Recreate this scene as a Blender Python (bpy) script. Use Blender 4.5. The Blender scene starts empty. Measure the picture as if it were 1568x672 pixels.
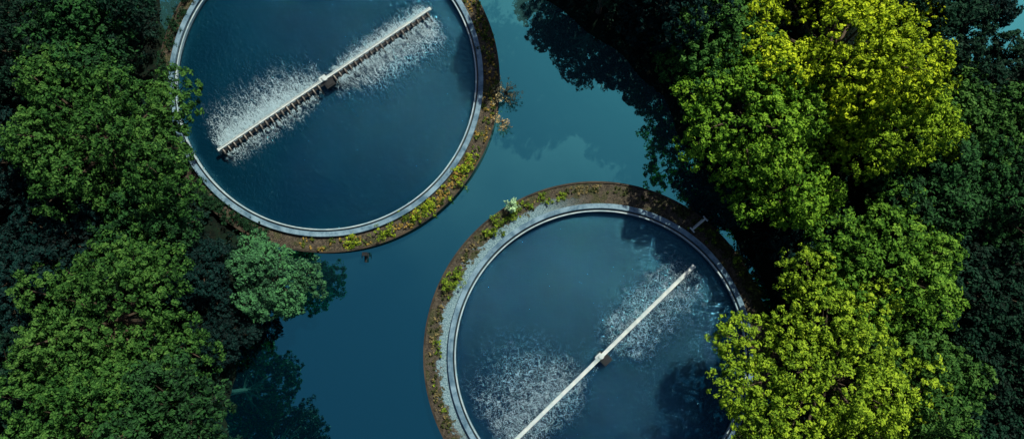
import bpy, math, random
import numpy as np
from mathutils import Vector
rng=np.random.default_rng(7); random.seed(7)
sc=bpy.context.scene
sc.view_settings.view_transform='Standard'; sc.view_settings.look='None'; sc.view_settings.exposure=0

# ---------------------------------------------------------------- light
EL=math.radians(50); AZ=math.radians(32)
w=bpy.data.worlds.new("World"); sc.world=w; w.use_nodes=True
nt=w.node_tree; bg=nt.nodes['Background']
sky=nt.nodes.new('ShaderNodeTexSky'); sky.sky_type='NISHITA'; sky.sun_disc=False
sky.sun_elevation=EL; sky.sun_rotation=AZ; sky.ozone_density=3.0; sky.dust_density=2.5
nt.links.new(sky.outputs[0],bg.inputs[0]); bg.inputs[1].default_value=0.054
sd=bpy.data.lights.new("sun","SUN"); sd.energy=5.0; sd.angle=math.radians(0.6); sd.color=(1,.92,.72)
so=bpy.data.objects.new("sun",sd); sc.collection.objects.link(so)
d=Vector((math.sin(AZ)*math.cos(EL),math.cos(AZ)*math.cos(EL),math.sin(EL)))
so.rotation_euler=d.to_track_quat('Z','Y').to_euler(); so.location=(40,40,60)

# ---------------------------------------------------------------- camera
cd=bpy.data.cameras.new("camera"); cam=bpy.data.objects.new("camera",cd); sc.collection.objects.link(cam)
cd.sensor_width=36; cd.lens=36*1200/1568; cd.clip_end=3000
cam.location=(0,-6.56,75); cam.rotation_euler=(math.radians(5),0,0); sc.camera=cam

# ---------------------------------------------------------------- node helpers
class M:
    def __init__(s,name):
        s.m=bpy.data.materials.new(name); s.m.use_nodes=True; s.t=s.m.node_tree; s.t.nodes.clear()
        s.out=s.t.nodes.new('ShaderNodeOutputMaterial')
    def n(s,typ,ins=None,**kw):
        x=s.t.nodes.new(typ)
        for k,v in kw.items(): setattr(x,k,v)
        if ins:
            for k,v in ins.items():
                if isinstance(v,bpy.types.NodeSocket): s.t.links.new(v,x.inputs[k])
                else: x.inputs[k].default_value=v
        return x
    def math(s,op,a,b=0.0,c=None):
        i={0:a,1:b}
        if c is not None:i[2]=c
        return s.n('ShaderNodeMath',i,operation=op).outputs[0]
    def noise(s,vec,scale,detail=4,rough=.55,dist=0):
        return s.n('ShaderNodeTexNoise',{'Vector':vec,'Scale':scale,'Detail':detail,'Roughness':rough,'Distortion':dist}).outputs[0]
    def ss(s,v,a,b,lo=0,hi=1):
        return s.n('ShaderNodeMapRange',{0:v,1:a,2:b,3:lo,4:hi},interpolation_type='SMOOTHSTEP').outputs[0]
    def mix(s,f,a,b):
        x=s.n('ShaderNodeMix',data_type='RGBA')
        for i,v in ((0,f),(6,a),(7,b)):
            if isinstance(v,bpy.types.NodeSocket): s.t.links.new(v,x.inputs[i])
            else: x.inputs[i].default_value=v if i==0 else tuple(v)+((1,) if len(v)==3 else ())
        return x.outputs[2]
    def surf(s,sh): s.t.links.new(sh,s.out.inputs[0])
    def obj(s): return s.n('ShaderNodeTexCoord').outputs['Object']

def leafmat():
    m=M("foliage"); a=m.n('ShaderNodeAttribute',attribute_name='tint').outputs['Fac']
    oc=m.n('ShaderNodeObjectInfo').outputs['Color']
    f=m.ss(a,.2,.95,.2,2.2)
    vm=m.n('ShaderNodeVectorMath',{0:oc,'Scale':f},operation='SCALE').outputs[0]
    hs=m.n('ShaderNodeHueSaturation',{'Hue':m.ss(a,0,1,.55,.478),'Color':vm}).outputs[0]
    df=m.n('ShaderNodeBsdfPrincipled',{'Base Color':hs,'Roughness':.6,'Specular IOR Level':.12}).outputs[0]
    tr=m.n('ShaderNodeBsdfTranslucent',{'Color':hs}).outputs[0]
    m.surf(m.n('ShaderNodeMixShader',{0:.2,1:df,2:tr}).outputs[0]); return m.m
LEAF=leafmat()
def barkmat():
    m=M("bark"); n=m.noise(m.obj(),6,5)
    c=m.mix(n,(.03,.022,.015),(.11,.085,.06))
    m.surf(m.n('ShaderNodeBsdfPrincipled',{'Base Color':c,'Roughness':.9}).outputs[0]); return m.m
BARK=barkmat()
def simple(name,c1,c2,scale=3,rough=.7,bump=.2,metal=0):
    m=M(name); o=m.obj(); n=m.noise(o,scale,6,.7); n2=m.noise(o,scale*9,3); n3=m.noise(o,scale*4,5,.7)
    f=m.ss(n,.35,.65); c=m.mix(f,c1,c2)
    c=m.mix(m.ss(n3,.58,.72,0,.6),c,tuple(k*.3 for k in c1))
    b=m.n('ShaderNodeBump',{'Strength':bump,'Distance':.03,'Height':n2}).outputs[0]
    m.surf(m.n('ShaderNodeBsdfPrincipled',{'Base Color':c,'Roughness':rough,'Metallic':metal,'Normal':b}).outputs[0]); return m.m
WHITE=simple("weathered_white_paint",(.42,.53,.58),(.6,.68,.7),1.5,.5)
DARKM=simple("dark_wet_steel",(.006,.008,.010),(.018,.022,.027),2,.4)
RIM=simple("blue_grey_concrete_rim",(.045,.12,.20),(.20,.34,.46),.9,.75,.4)
LIP=simple("weir_lip",(.24,.38,.47),(.44,.57,.64),1.3,.5,.3)
WALLIN=simple("wet_wall",(.006,.014,.02),(.02,.045,.06),.8,.35,.3)
WALLOUT=simple("stained_outer_wall",(.012,.010,.008),(.06,.045,.03),.7,.8,.5)
DROP=M("white_water"); DROP.surf(DROP.n('ShaderNodeBsdfPrincipled',{'Base Color':(.42,.6,.7,1),'Roughness':.4}).outputs[0]); DROP=DROP.m

def ledgemat(name,pale,warm):
    m=M(name); o=m.obj(); sx=m.n('ShaderNodeSeparateXYZ',{0:o})
    r=m.math('SQRT',m.math('ADD',m.math('MULTIPLY',sx.outputs[0],sx.outputs[0]),m.math('MULTIPLY',sx.outputs[1],sx.outputs[1])))
    n1=m.noise(o,.8,6,.65); n2=m.noise(o,3.5,6,.7); n3=m.noise(o,9,5,.75)
    c=m.mix(m.ss(n2,.4,.6),(.014,.013,.010),(.065,.058,.048))
    c=m.mix(m.ss(n1,.5,.6),c,(.03,.04,.014))
    c=m.mix(m.ss(n3,.50,.66),c,warm)
    if pale:
        rr=m.math('ADD',r,m.math('MULTIPLY',m.math('SUBTRACT',n2,.5),2.2))
        rr=m.math('ADD',rr,m.math('MULTIPLY',m.math('SUBTRACT',n1,.5),2.8))
        mk=m.ss(rr,pale,pale-.3)
        ang=m.math('ARCTAN2',sx.outputs[1],m.math('MULTIPLY',sx.outputs[0],-1.0))
        side=m.ss(ang,1.55,1.05)
        side2=m.ss(ang,-.9,-.3)
        mk=m.math('MULTIPLY',m.math('MULTIPLY',mk,side),side2)
        pc=m.mix(m.ss(n3,.4,.62),(.07,.16,.22),(.26,.41,.48))
        c=m.mix(mk,c,pc)
    b=m.n('ShaderNodeBump',{'Strength':.9,'Distance':.12,'Height':n2}).outputs[0]
    m.surf(m.n('ShaderNodeBsdfPrincipled',{'Base Color':c,'Roughness':.9,'Normal':b}).outputs[0]); return m.m

def tankwater(name,ang,c1,c2,fk,bd,wk,sk,warp,famt,gf):
    m=M(name); o=m.obj()
    rot=m.n('ShaderNodeMapping',{0:o,'Rotation':(0,0,-ang)}).outputs[0]
    den=m.n('ShaderNodeAttribute',attribute_name='foam').outputs['Fac']
    wv=m.n('ShaderNodeVectorMath',{0:m.n('ShaderNodeTexNoise',{'Vector':rot,'Scale':1.3,'Detail':6}).outputs[1],'Scale':warp},operation='SCALE').outputs[0]
    wp=m.n('ShaderNodeVectorMath',{0:rot,1:wv},operation='ADD').outputs[0]
    st=m.n('ShaderNodeMapping',{0:wp,'Scale':sk}).outputs[0]
    sn=m.noise(st,1.3,7,.78,.3); fn=m.noise(rot,12,3,.7,.5)
    vo=m.n('ShaderNodeTexVoronoi',{'Vector':wp,'Scale':3.2},feature='DISTANCE_TO_EDGE').outputs[0]
    web=m.ss(vo,.07,0,0,wk)
    v=m.math('ADD',m.math('ADD',m.math('MULTIPLY',sn,.7),m.math('MULTIPLY',fn,.3)),m.math('ADD',m.math('MULTIPLY',den,fk),m.math('MULTIPLY',web,m.math('MINIMUM',m.math('MULTIPLY',den,3.0),1.0))))
    mask=m.math('MULTIPLY',m.ss(v,.57,.82),m.ss(den,.02,.3))
    big=m.noise(o,.12,3)
    c=m.mix(m.ss(big,.35,.65),c1,c2)
    r1=m.noise(o,2.8,5,.62,.4); r2=m.noise(o,7,3,.6)
    h=m.math('ADD',r1,m.math('MULTIPLY',r2,.4))
    b=m.n('ShaderNodeBump',{'Strength':.8,'Distance':bd,'Height':h}).outputs[0]
    df=m.n('ShaderNodeBsdfPrincipled',{'Base Color':c,'Roughness':.1,'IOR':1.33,'Specular IOR Level':.15,'Normal':b}).outputs[0]
    gl=m.n('ShaderNodeBsdfGlossy',{'Color':(.12,.66,1,1),'Roughness':.07,'Normal':b}).outputs[0]
    s=m.n('ShaderNodeMixShader',{0:gf,1:df,2:gl}).outputs[0]
    fo=m.n('ShaderNodeBsdfPrincipled',{'Base Color':(.42,.6,.72,1),'Roughness':.6}).outputs[0]
    s=m.n('ShaderNodeMixShader',{0:m.math('MULTIPLY',mask,famt),1:s,2:fo}).outputs[0]
    m.surf(s); return m.m

def rivermat():
    m=M("river_water"); o=m.obj()
    n1=m.noise(o,.5,4); n2=m.noise(o,2.2,3)
    b=m.n('ShaderNodeBump',{'Strength':.10,'Distance':.06,'Height':m.math('ADD',n1,m.math('MULTIPLY',n2,.12))}).outputs[0]
    # sky-reflection gradient painted into the base colour: lighter to the north, noise-broken
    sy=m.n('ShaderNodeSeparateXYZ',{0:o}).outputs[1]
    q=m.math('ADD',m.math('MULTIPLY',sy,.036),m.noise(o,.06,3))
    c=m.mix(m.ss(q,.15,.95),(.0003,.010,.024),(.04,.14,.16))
    df=m.n('ShaderNodeBsdfPrincipled',{'Base Color':c,'Roughness':.15,'IOR':1.33,'Normal':b}).outputs[0]
    gl=m.n('ShaderNodeBsdfGlossy',{'Color':(.16,.9,.95,1),'Roughness':.015,'Normal':b}).outputs[0]
    m.surf(m.n('ShaderNodeMixShader',{0:.62,1:df,2:gl}).outputs[0]); return m.m

# ---------------------------------------------------------------- mesh helpers
def mesh_from(name,V,F4=None,F3=None,mats=(),mi4=None,attr=None,smooth=False,mi3=None):
    me=bpy.data.meshes.new(name)
    V=np.asarray(V,dtype=np.float32); me.vertices.add(len(V)); me.vertices.foreach_set('co',V.ravel())
    lo=[];st=[];tot=[];mi=[];k=0
    for F,n,mm in ((F4,4,mi4),(F3,3,mi3)):
        if F is None or len(F)==0: continue
        F=np.asarray(F,dtype=np.int32); lo.append(F.ravel()); st.append(k+np.arange(len(F))*n); tot.append(np.full(len(F),n)); k+=F.size
        mi.append(np.zeros(len(F),dtype=np.int32) if mm is None else np.asarray(mm,dtype=np.int32))
    lo=np.concatenate(lo);st=np.concatenate(st).astype(np.int32);mi=np.concatenate(mi)
    me.loops.add(len(lo)); me.loops.foreach_set('vertex_index',lo)
    me.polygons.add(len(st)); me.polygons.foreach_set('loop_start',st)
    me.polygons.foreach_set('material_index',mi)
    for m in mats: me.materials.append(m)
    if attr:
        for nme,(dom,arr) in attr.items():
            a=me.attributes.new(nme,'FLOAT',dom); a.data.foreach_set('value',np.asarray(arr,dtype=np.float32))
    me.update(calc_edges=True)
    me.polygons.foreach_set('use_smooth',np.full(len(st),smooth)); me.validate()
    return me
def add(name,me,loc=(0,0,0),rot=(0,0,0),sc_=(1,1,1),parent=None):
    o=bpy.data.objects.new(name,me); sc.collection.objects.link(o); o.location=loc; o.rotation_euler=rot; o.scale=sc_
    if parent: o.parent=parent
    return o
def norm(a): return a/(np.linalg.norm(a,axis=1,keepdims=True)+1e-9)
def leaves(C,N,L,W):
    n=len(C); N=norm(N); t=norm(np.cross(N,rng.normal(size=(n,3)))); b=np.cross(N,t)
    L=L[:,None];W=W[:,None]
    V=np.stack([C-t*L/2,C+b*W/2+N*L*.08,C+t*L/2,C-b*W/2+N*L*.08],1).reshape(-1,3)
    return V,np.arange(n*4).reshape(-1,4)
def tube(pts,rad,seg=7):
    pts=np.asarray(pts,float); V=[];F=[]
    for i,p in enumerate(pts):
        a=pts[min(i+1,len(pts)-1)]-pts[max(i-1,0)]; a/=np.linalg.norm(a)+1e-9
        u=np.cross(a,[0.3,1,0.1]);u/=np.linalg.norm(u);v=np.cross(a,u)
        for j in range(seg):
            th=2*math.pi*j/seg; V.append(p+rad[i]*(math.cos(th)*u+math.sin(th)*v))
    for i in range(len(pts)-1):
        for j in range(seg):
            k=(j+1)%seg; F.append((i*seg+j,i*seg+k,(i+1)*seg+k,(i+1)*seg+j))
    return np.array(V),np.array(F)
def merge(parts):
    V=[];F=[];o=0
    for v,f in parts: V.append(v);F.append(f+o);o+=len(v)
    return np.concatenate(V),np.concatenate(F)
def box(c,s,yaw=0):
    x,y,z=[k/2 for k in s]
    v=np.array([(a*x,b*y,e*z) for e in(-1,1) for a,b in((-1,-1),(1,-1),(1,1),(-1,1))])
    cs,sn=math.cos(yaw),math.sin(yaw); v=np.stack([v[:,0]*cs-v[:,1]*sn,v[:,0]*sn+v[:,1]*cs,v[:,2]],1)+np.array(c)
    f=np.array([(3,2,1,0),(4,5,6,7),(0,1,5,4),(1,2,6,5),(2,3,7,6),(3,0,4,7)]); return v,f
def cluster_leaves(cent,out,rc,per,L0,tintc):
    n=len(cent); idx=np.repeat(np.arange(n),per); k=len(idx)
    d=norm(rng.normal(size=(k,3))+out[idx]*0.9); rad=rng.uniform(.3,1,k)
    C=cent[idx]+d*(rc[idx]*rad)[:,None]*np.array([1,1,.85])
    N=norm(d*.8+np.array([0,0,.5])+rng.normal(size=(k,3))*.4)
    L=L0*rng.uniform(.65,1.25,k); V,F=leaves(C,N,L,L*rng.uniform(.42,.6,k))
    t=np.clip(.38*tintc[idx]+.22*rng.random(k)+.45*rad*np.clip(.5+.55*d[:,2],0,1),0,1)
    return V,F,t

# ---------------------------------------------------------------- trees
def tree_mesh(name,R,H,seed,leafL=.29,lobek=1.0):
    global rng
    rng=np.random.default_rng(seed)
    cz=H*.58; rz=H*.40
    nl=int(12+R*2.8*lobek); lobes=[]
    ga=math.pi*(3-5**.5)
    for i in range(nl):
        z=1-1.32*(i+.5)/nl; rr=math.sqrt(max(0,1-z*z)); th=ga*i+rng.normal()*.45
        k=rng.uniform(.5,.97) if i>0 else .6
        p=np.array([R*rr*math.cos(th)*k,R*rr*math.sin(th)*k,cz+rz*z*k*rng.uniform(.75,1.25)])
        lobes.append((p,R*rng.uniform(.11,.25)+.35,rng.random()))
    LC=np.array([l[0] for l in lobes]); LR=np.array([l[1] for l in lobes])
    cents=[];outs=[];tc=[]
    for p,lr,tt in lobes:
        n=int(4*math.pi*lr*lr*1.2)+14
        i=np.arange(n); z=1-1.45*(i+.5)/n; rr=np.sqrt(1-z*z); th=ga*i+rng.random()*6
        dd=norm(np.stack([rr*np.cos(th),rr*np.sin(th),z],1)+rng.normal(size=(n,3))*.15)
        c=p+dd*(lr*rng.uniform(.64,1.25,n))[:,None]*np.array([1,1,.95])
        dist=np.linalg.norm((c[:,None]-LC[None])/ (LR[None,:,None]),axis=2)
        keep=(dist.min(1)>.6)&(rng.random(n)>.16)
        cents.append(c[keep]);outs.append(dd[keep]);tc.append(np.clip(rng.random(keep.sum())*.65+tt*.45,0,1))
    cents=np.concatenate(cents);outs=np.concatenate(outs);tc=np.concatenate(tc)
    rc=rng.uniform(.22,.6,len(cents))
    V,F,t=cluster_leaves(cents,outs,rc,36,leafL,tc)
    parts=[];lean=rng.normal(size=2)*.3
    top=np.array([lean[0],lean[1],H*.62])
    parts.append(tube([(0,0,-1.2),(0,0,.2),(lean[0]*.4,lean[1]*.4,H*.3),top],[R*.075+.05,R*.055+.05,R*.042+.03,R*.02+.02],9))
    for p,lr,_ in lobes:
        s=rng.uniform(.3,.9); a=np.array([lean[0]*s,lean[1]*s,H*(.22+.38*s)]); m_=(a+p)/2+np.array([0,0,-.06*H])*rng.uniform(.2,1)
        parts.append(tube([a,m_,p,p+(p-m_)*.3],[R*.02+.02,R*.014+.015,R*.007+.01,.01],5))
    TV,TF=merge(parts)
    allV=np.concatenate([TV,V]); allF=np.concatenate([TF,F+len(TV)])
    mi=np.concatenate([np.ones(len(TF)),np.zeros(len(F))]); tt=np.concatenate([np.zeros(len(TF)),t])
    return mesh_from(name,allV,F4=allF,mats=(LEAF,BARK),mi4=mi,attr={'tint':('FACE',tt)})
VAR={}
for k,(R,H,n) in {'s':(4.4,9.5,3),'m':(6.2,12.5,3),'l':(8.0,14,3),'x':(9.8,14.5,2)}.items():
    VAR[k]=[(tree_mesh(f"broadleaf_tree_{k}{i}",R,H,100+ord(k)*7+i),R,H) for i in range(n)]
DG=(.005,.026,.016); G=(.014,.056,.018); G2=(.032,.100,.020); LG=(.095,.21,.016); Y=(.26,.37,.014); YG=(.15,.27,.016); TE=(.003,.020,.020); PG=(.035,.125,.055)
T=[ # x,y,crown radius,height,colour
(-35,6.0,8.0,13.5,G2),(-42.5,14.5,6.2,12.5,DG),(-38,14.2,4.9,13,G),(-36.4,20.5,5.0,12.5,DG),(-44.5,5.2,5.8,10,TE),(-31.8,-1.4,4.3,9.5,G),
(-39,-2.6,5.0,9.5,TE),(-45.5,-7,5.8,11,TE),(-34,-9.4,7.4,13,G2),(-27.6,-16.6,5.2,15,G),(-35.6,-18,7.0,13.5,G2),(-44,-16,6.0,12,DG),
(-21.6,-6.0,3.9,6.4,PG),(-51,0,6.5,12,DG),(-51,20,7,12,DG),(-30,-26,6,14,G),(-28.4,-5.2,3.4,6.5,TE),(-26.2,-10.5,2.8,4.6,TE),(-24.2,-22.8,4,16,DG),
(27.8,13.6,8.2,15.5,Y),(21.2,8.8,6.8,13,LG),(17.2,15.2,5.6,12,G2),(24,2.6,4.6,10,LG),(32.4,7.0,5.4,14,YG),(37.2,15.4,4.8,12,DG),(13.4,18,4.6,14,TE),
(8.4,20.2,4.4,17.5,DG),(5.0,24.2,4.2,18,DG),(12,26,6,15,DG),(39.7,8.0,5.0,12,G2),(35.8,1.8,5.2,11.5,G),(43.2,1,5.4,12,G),(32,-4.6,6.6,12,(.07,.175,.018)),(40.4,-6,5.2,10.5,DG),
(26.6,-13.8,9.0,13.5,(.135,.245,.016)),(35,-14.5,5.0,12,G2),(42,-13,5.2,10.5,DG),(38.8,-20.5,5.2,11,DG),(26,-24,5.0,12,G2),(26.6,-1.6,3.8,7,TE),(20.6,3.2,3.4,6,TE),
(49,6,5.6,12,DG),(49.5,-5,6,12,DG),(49.5,-17,6,12,TE),(21.5,24,6,13,G),(31,25,6,13,G2),(43.2,11.4,4.6,11,DG),(41.5,19.5,4,11,TE)]
rr=random.Random(3)
for x,y,R,H,c in T:
    k='s' if R<5.3 else 'm' if R<7 else 'l' if R<9 else 'x'
    me,R0,H0=rr.choice(VAR[k])
    o=add("broadleaf_tree",me,(x,y,.5),(0,0,rr.random()*6.28),(R/R0*rr.uniform(.96,1.04),R/R0*rr.uniform(.96,1.04),H/H0))
    j=rr.uniform(.88,1.12); o.color=(c[0]*j*rr.uniform(.92,1.08),c[1]*j,c[2]*j,1)

# ---------------------------------------------------------------- ground
YS=[-400,-40,-20,-12,-8,-4,0,5,15,30,400]; LS=[-34,-30,-27,-26.5,-22.5,-21.5,-27,-30,-34,-36,-40]
YR=[-400,-40,-20,-12,-6,0,5,12,16,20,26,34,400]; RS=[30,26,24.6,24.8,24,21,18.5,14.5,10.5,5.5,-1,-3,-3]
ax=np.concatenate([-np.geomspace(600,62,14),np.linspace(-60,60,161),np.geomspace(62,600,14)])
X,Yg=np.meshgrid(ax,ax)
rng=np.random.default_rng(5)
def wob(x,y): return .7*np.sin(x*.7+y*.3)+.5*np.sin(y*1.1-x*.2)+.3*np.sin(x*1.9+y*1.7)
ls=np.interp(Yg,YS,LS)+wob(X,Yg)*.6; rs=np.interp(Yg,YR,RS)+wob(Yg,X)*.6
dd=np.maximum(ls-X,X-rs)
pond=6.5-np.hypot((X-49)*.8,Yg-21)+wob(X,Yg)*.4
dd=np.minimum(dd,-pond)
Z=np.clip(dd*.45,-1.8,.65)+np.where(dd>1.5,.12*wob(X*1.3,Yg*1.3),0)
n=len(ax); V=np.stack([X.ravel(),Yg.ravel(),Z.ravel()],1)
i=np.arange(n-1); A=(i[:,None]*n+i[None]).ravel(); F=np.stack([A,A+1,A+n+1,A+n],1)
m=M("ground_soil"); o=m.obj(); c=m.mix(m.ss(m.noise(o,.9,6,.7),.4,.6),(.004,.008,.007),(.006,.018,.011)); c=m.mix(m.ss(m.noise(o,5,4),.55,.65),c,(.012,.014,.010))
bm_=m.n('ShaderNodeBump',{'Strength':.8,'Distance':.1,'Height':m.noise(o,4,5)}).outputs[0]
m.surf(m.n('ShaderNodeBsdfPrincipled',{'Base Color':c,'Roughness':.95,'Normal':bm_,'Specular IOR Level':.1}).outputs[0])
add("ground",mesh_from("ground",V,F4=F,mats=(m.m,),smooth=True))
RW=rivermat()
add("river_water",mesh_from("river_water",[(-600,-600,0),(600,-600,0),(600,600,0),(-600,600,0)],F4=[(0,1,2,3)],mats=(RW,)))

# undergrowth on the banks
def gh(x,y):
    l=np.interp(y,YS,LS)+wob(x,y)*.6; r=np.interp(y,YR,RS)+wob(y,x)*.6
    q=np.maximum(l-x,x-r); return np.minimum(q,-(6.5-np.hypot((x-49)*.8,y-21)))
N=11000; px=rng.uniform(-56,56,N); py=rng.uniform(-30,30,N); q=gh(px,py)
T1=(-17.87,13.37); T2=(8.27,-12.85)
ok=(q>0.0)&(np.hypot(px-T1[0],py-T1[1])>17.0)&(np.hypot(px-T2[0],py-T2[1])>17)
px,py,q=px[ok],py[ok],q[ok]
cz=np.clip(q*.45,0,.65)+rng.uniform(.1,1.1,len(px))
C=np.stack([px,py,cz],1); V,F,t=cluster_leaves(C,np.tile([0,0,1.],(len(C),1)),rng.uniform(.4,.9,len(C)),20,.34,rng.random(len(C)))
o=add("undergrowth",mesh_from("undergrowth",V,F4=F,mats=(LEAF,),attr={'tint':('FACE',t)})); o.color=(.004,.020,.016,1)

# ---------------------------------------------------------------- tanks
def lathe(prof,seg=256):
    V=[];F=[]
    th=np.linspace(0,2*math.pi,seg,endpoint=False)
    for r,z,off in prof:
        V.append(np.stack([off[0]+r*np.cos(th),off[1]+r*np.sin(th),np.full(seg,z)],1))
    V=np.concatenate(V); j=np.arange(seg);k=(j+1)%seg
    for i in range(len(prof)-1): F.append(np.stack([i*seg+j,i*seg+k,(i+1)*seg+k,(i+1)*seg+j],1)[:,::-1])
    return V,np.concatenate(F)
def tank(name,c,R,Ro,off,dens,ledgeM,waterM,ledgez=.95,rw=.42):
    p=bpy.data.objects.new(name,None); sc.collection.objects.link(p); p.location=(c[0],c[1],0)
    O=(0,0); rim=1.3
    V,F=lathe([(Ro,-1.6,off),(Ro,ledgez-.02,off),(Ro+.06,ledgez-.02,off),(Ro+.06,ledgez+.10,off),(Ro-.10,ledgez+.10,off),(Ro-.10,ledgez-.1,off)])
    add("outer_wall",mesh_from("outer_wall",V,F4=F,mats=(WALLOUT,),smooth=False),parent=p)
    V,F=lathe([(Ro-.09,ledgez,off),((Ro+R)/2,ledgez+.06,(off[0]/2,off[1]/2)),(R+.0,ledgez+.02,O)])
    add("ledge",mesh_from("ledge",V,F4=F,mats=(ledgeM,)),parent=p)
    V,F=lathe([(R+.02,ledgez-.3,O),(R+.02,rim-.03,O),(R-.01,rim,O),(R-rw,rim,O),(R-rw-.03,rim-.03,O),(R-rw-.03,rim-.3,O)])
    add("rim_wall",mesh_from("rim_wall",V,F4=F,mats=(RIM,)),parent=p)
    V,F=lathe([(R-rw-.03,rim-.28,O),(R-.62,rim-.28,O)])
    add("launder_channel",mesh_from("launder_channel",V,F4=F,mats=(WALLIN,)),parent=p)
    V,F=lathe([(R-.62,rim-.3,O),(R-.62,rim-.12,O),(R-.73,rim-.12,O),(R-.73,rim-.5,O)])
    add("weir_lip",mesh_from("weir_lip",V,F4=F,mats=(LIP,)),parent=p)
    V,F=lathe([(R-.725,rim-.45,O),(R-.725,.1,O)])
    add("inner_wall",mesh_from("inner_wall",V,F4=F,mats=(WALLIN,)),parent=p)
    nr,ns=90,240; rads=np.linspace(0.01,R-.71,nr); th=np.linspace(0,2*math.pi,ns,endpoint=False)
    RR,TT=np.meshgrid(rads,th,indexing='ij'); xx=(RR*np.cos(TT)).ravel(); yy=(RR*np.sin(TT)).ravel()
    V=np.stack([xx,yy,np.full(len(xx),.55)],1); j=np.arange(ns);k=(j+1)%ns
    F=np.concatenate([np.stack([i*ns+j,(i+1)*ns+j,(i+1)*ns+k,i*ns+k],1) for i in range(nr-1)])
    u,v=dens[0](xx,yy); 
    add("tank_water",mesh_from("tank_water",V,F4=F,mats=(waterM,),attr={'foam':('POINT',dens[1](u,v))},smooth=True),parent=p)
    return p
def arm(p,ang,La,Lb,teeth,width=.3):
    ap=add("rotating_arm",None,(0,0,0),(0,0,ang),parent=p)
    z=1.45; L=La+Lb; mid=(Lb-La)/2
    P=[box((mid,0,z),(L,width,.16))]
    P+=[box((mid,s*(width/2+.02),z+.06),(L,.04,.22)) for s in(-1,1)]
    P+=[box((x,0,z+.10),(.07,width-.02,.05)) for x in np.arange(-La+.3,Lb,.85)]
    P+=[box((-La-.09,0,z),(.18,width*1.7,.24)),box((Lb+.09,0,z),(.18,width*1.7,.24))]
    V,F=merge(P); add("arm_beam",mesh_from("arm_beam",V,F4=F,mats=(WHITE,)),parent=ap)
    if teeth>0:
        P=[]
        for x in np.arange(-La+.2,Lb,.6):
            if abs(x)<.7: continue
            ln=teeth*rr.uniform(.6,1.2)
            P.append(tube([(x,-width/2,z-.05),(x+.02,-width/2-ln*.7,z-.10),(x+.03,-width/2-ln,z-.38)],[.13,.12,.10],6))
        P+=[box((mid,-width/2-.2,z-.18),(L-.4,.26,.14))]
        V,F=merge(P); add("nozzles",mesh_from("nozzles",V,F4=F,mats=(DARKM,)),parent=ap)
    V,F=merge([box((.1,-.55,1.2),(.95,.8,.5)),tube([(0,0,.2),(0,0,1.38)],[.42,.42],20),box((.1,-.55,1.47),(.7,.55,.04))]); add("drive_unit",mesh_from("drive_unit",V,F4=F,mats=(DARKM,)),parent=ap)
    V,F=merge([tube([(0,0,1.4),(0,0,1.72)],[.26,.24],18),tube([(0,0,1.72),(0,0,1.73)],[.24,.001],18),box((-.1,.28,1.55),(.55,.16,.14)),box((-.45,.1,1.58),(.14,.5,.12))]); add("hub_cap",mesh_from("hub_cap",V,F4=F,mats=(WHITE,)),parent=ap)
    return ap
def spray(ap,segs,seed,smin=.007,smax=.026):
    g=np.random.default_rng(seed); Cs=[];S=[];Dr=[]
    for u0,u1,side,r0,reach,nj,per in segs:
        for _ in range(nj):
            u=g.uniform(u0,u1); r=reach*g.uniform(.15,1.0)*(.55+.45*math.sin(u*2.1)**2); k=g.integers(per//3,per)
            s=g.uniform(0.0,1,k)**1.1; fan=g.normal()*.5
            x=u+fan*s*r*.6+g.normal(size=k)*.04*(1+3*s); y=side*(r0+s*r)+g.normal(size=k)*.05
            z=1.35+.9*s-1.58*s*s+g.normal(size=k)*.05; z=np.maximum(z,.57)
            Cs.append(np.stack([x,y,z],1)); S.append(g.uniform(smin,smax,k)*(1.2-.6*s)); Dr.append(np.stack([np.full(k,fan*.6),np.full(k,side*1.),np.zeros(k)],1))
    C=np.concatenate(Cs);S=np.concatenate(S)[:,None];D=norm(np.concatenate(Dr)); st=g.uniform(1,9,(len(C),1))
    P=norm(np.cross(D,np.array([0,0,1.]))); U=np.tile([0,0,1.],(len(C),1))
    V=np.stack([C+D*S*st,C-D*S*st,C+P*S,C-P*S,C+U*S,C-U*S],1).reshape(-1,3)
    b=np.arange(len(C))[:,None,None]*6
    f=np.array([(0,2,4),(2,1,4),(1,3,4),(3,0,4),(2,0,5),(1,2,5),(3,1,5),(0,3,5)])[None]
    me=mesh_from("water_jets",V,F3=(b+f).reshape(-1,3),mats=(DROP,)); add("water_jets",me,parent=ap)

A1=math.radians(34.6); A2=math.radians(43.7)
def uv(A): return lambda x,y:(x*math.cos(A)+y*math.sin(A),-x*math.sin(A)+y*math.cos(A))
def dens1(u,v):
    endw=np.clip((12.8-np.abs(u))/1.5,0,1); left=u<0
    wd=np.where(v>0,np.where(left,2.9,1.2),np.where(left,1.3,2.5)); amp=np.clip(np.abs(u)/4,.4,1)
    near=np.where(v<0,np.clip((-v-.2)/.7,.15,1),1)
    return near*endw*amp*np.exp(-(np.abs(v)/wd)**1.3)
def dens2(u,v):
    endw=np.clip((13-np.abs(u))/2,0,1); left=u<0
    wd=np.where(v>0,np.where(left,4.8,2.3),np.where(left,1.8,2.8)); amp=np.where(left,np.clip((-u-.5)/6,.15,.8),np.clip(u/4.5,.2,.6))
    return endw*amp*np.exp(-(np.abs(v)/wd)**1.3)
p1=tank("clarifier_tank",T1,15.1,16.45,(.2,-.1),(uv(A1),dens1),ledgemat("mossy_ledge",None,(.19,.15,.095)),tankwater("tank_water_teal",A1,(.0008,.017,.038),(.0010,.024,.046),.26,.085,.14,(4.0,.8,1),.6,.85,.10))
a1=arm(p1,A1,12,12,.9,.18)
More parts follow.
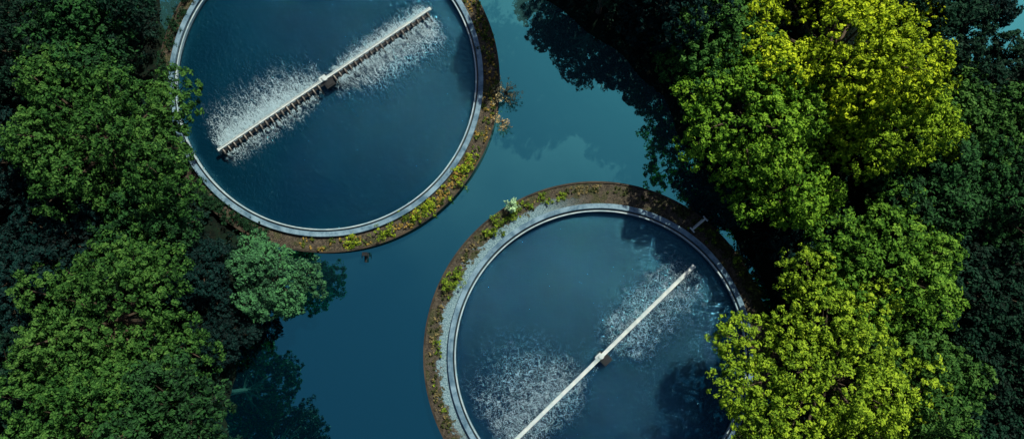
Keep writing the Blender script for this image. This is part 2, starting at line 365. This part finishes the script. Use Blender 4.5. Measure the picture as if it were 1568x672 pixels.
spray(a1,[(-11.8,-1,1,.1,3.2,280,26),(-11.8,-1,-1,.8,1.3,100,14),(1,11.8,-1,.7,2.4,210,22),(1,11.8,1,.1,1.3,140,14)],1)
p2=tank("clarifier_tank",T2,14.25,16.2,(-.3,.15),(uv(A2),dens2),ledgemat("sediment_ledge",15.25,(.14,.115,.075)),tankwater("tank_water_blue",A2,(.0007,.011,.031),(.0009,.016,.039),.16,.125,.2,(1.6,1.2,1),1.5,.6,.10))
a2=arm(p2,A2,11.2,12,.0,.26)
spray(a2,[(-11,-3,1,.1,3.2,40,10),(-11,-1,-1,.1,1.4,40,8),(2,11.8,1,.1,1.4,60,10),(2,11.8,-1,.1,2.0,60,10)],2,.006,.018)

# ---------------------------------------------------------------- ledge plants
def ledgeplants(name,c,R0,R1,spans,zz,parent,col):
    g=np.random.default_rng(11+len(spans)); Cs=[];rs=[]
    for a0,a1_,n,hmax in spans:
        for _ in range(n):
            a=math.radians(g.uniform(a0,a1_)); r=g.uniform(R0,R1); s=g.uniform(.3,1)
            k=int(2+5*s*hmax); b=np.array([r*math.cos(a),r*math.sin(a),zz])
            for q in range(k):
                Cs.append(b+g.normal(size=3)*np.array([.22,.22,0])*hmax+np.array([0,0,g.uniform(.03,.55)*hmax*s])); rs.append(g.uniform(.1,.28)*min(hmax,1.3))
    C=np.array(Cs); V,F,t=cluster_leaves(C,np.tile([0,0,1.],(len(C),1)),np.array(rs),26,.14,g.random(len(C)))
    o=add(name,mesh_from(name,V,F4=F,mats=(LEAF,),attr={'tint':('FACE',t)}),parent=parent); o.color=col
ledgeplants("ledge_weeds",T1,15.3,16.4,[(-60,62,130,.5),(-100,-30,45,.6)],.95,p1,(.25,.19,.05,1))
ledgeplants("ledge_grass",T1,15.3,16.4,[(-60,62,60,.6),(-100,-30,35,.6),(45,70,30,.6),(0,50,20,.9)],.95,p1,(.06,.10,.02,1))
ledgeplants("ledge_brambles",T1,15.2,16.4,[(-165,-108,110,1.1),(150,195,60,1.3)],.95,p1,(.008,.035,.016,1))
ledgeplants("ledge_shrubs",T1,15.4,16.3,[(-58,-28,16,1.5),(-88,-76,4,1.3),(-70,-56,6,1.6)],.95,p1,(.19,.28,.02,1))
ledgeplants("ledge_weeds",T2,15.2,15.95,[(60,225,120,.5),(10,62,90,.9)],.95,p2,(.04,.055,.02,1))
ledgeplants("ledge_grass",T2,15.4,16.0,[(85,205,80,.45)],.95,p2,(.17,.15,.07,1))
ledgeplants("ledge_shrubs",T2,15.1,15.9,[(115,130,10,1.7),(150,156,6,2.0),(102,135,14,1.0),(20,60,10,1.1),(170,200,5,.8)],.95,p2,(.12,.20,.02,1))
def sapling(name,loc,R,H,col,seed,L,dens):
    global rng
    rng=np.random.default_rng(seed); parts=[tube([(0,0,-.6),(0,0,H*.5),(.05,.02,H)],[.05,.035,.01],6)]; cs=[]
    for i in range(dens):
        dr=norm(rng.normal(size=(1,3)))[0]; p=np.array([dr[0]*R,dr[1]*R,H*.6+dr[2]*H*.35])
        p[:2]*=rng.uniform(.4,1); a=np.array([0,0,H*rng.uniform(.3,.7)]); parts.append(tube([a,(a+p)/2+[0,0,.05],p],[.02,.014,.006],4)); cs.append(p); cs.append((a*.35+p*.65))
    C=np.array(cs); V,F,t=cluster_leaves(C,np.tile([0,0,1.],(len(C),1)),np.full(len(C),.2),10,L,rng.random(len(C)))
    TV,TF=merge(parts); me=mesh_from(name,np.concatenate([TV,V]),F4=np.concatenate([TF,F+len(TV)]),mats=(LEAF,BARK),mi4=np.concatenate([np.ones(len(TF)),np.zeros(len(F))]),attr={'tint':('FACE',np.concatenate([np.zeros(len(TF)),t]))})
    o=add(name,me,loc); o.color=col
sapling("sapling",(0.0,1.1,.95),.8,1.9,(.32,.5,.3,1),21,.16,38)
sapling("yellowing_shrub",(-.6,12.0,.3),1.7,2.4,(.5,.45,.26,1),22,.13,44)
sapling("yellowing_shrub",(-.9,9.2,.3),1.1,2.0,(.45,.36,.18,1),23,.12,22)

# ---------------------------------------------------------------- pipe bracket and outfall
V,F=merge([tube([(-.9,0,.35),(.75,0,.35)],[.1,.1],8),tube([(.75,-.3,.35),(.75,.3,.35)],[.07,.07],8),tube([(-.9,-.3,.35),(-.9,.3,.35)],[.07,.07],8),box((-.75,0,0),(.12,.12,.7)),box((.6,0,0),(.12,.12,.7)),box((-.1,.14,.3),(1.2,.05,.05))])
add("sampling_pipe",mesh_from("sampling_pipe",V,F4=F,mats=(WHITE,)),(17.6,-.55,1.35),(0,0,math.radians(40)))
V,F=merge([box((0,0,.6),(.5,.35,.9)),tube([(0,-.1,.4),(0,-.75,.35)],[.14,.14],10),box((-.3,-.18,.75),(.07,.45,.07)),box((.3,-.18,.75),(.07,.45,.07))])
add("outfall_pipe",mesh_from("outfall_pipe",V,F4=F,mats=(DARKM,)),(-13.9,-3.35,0))
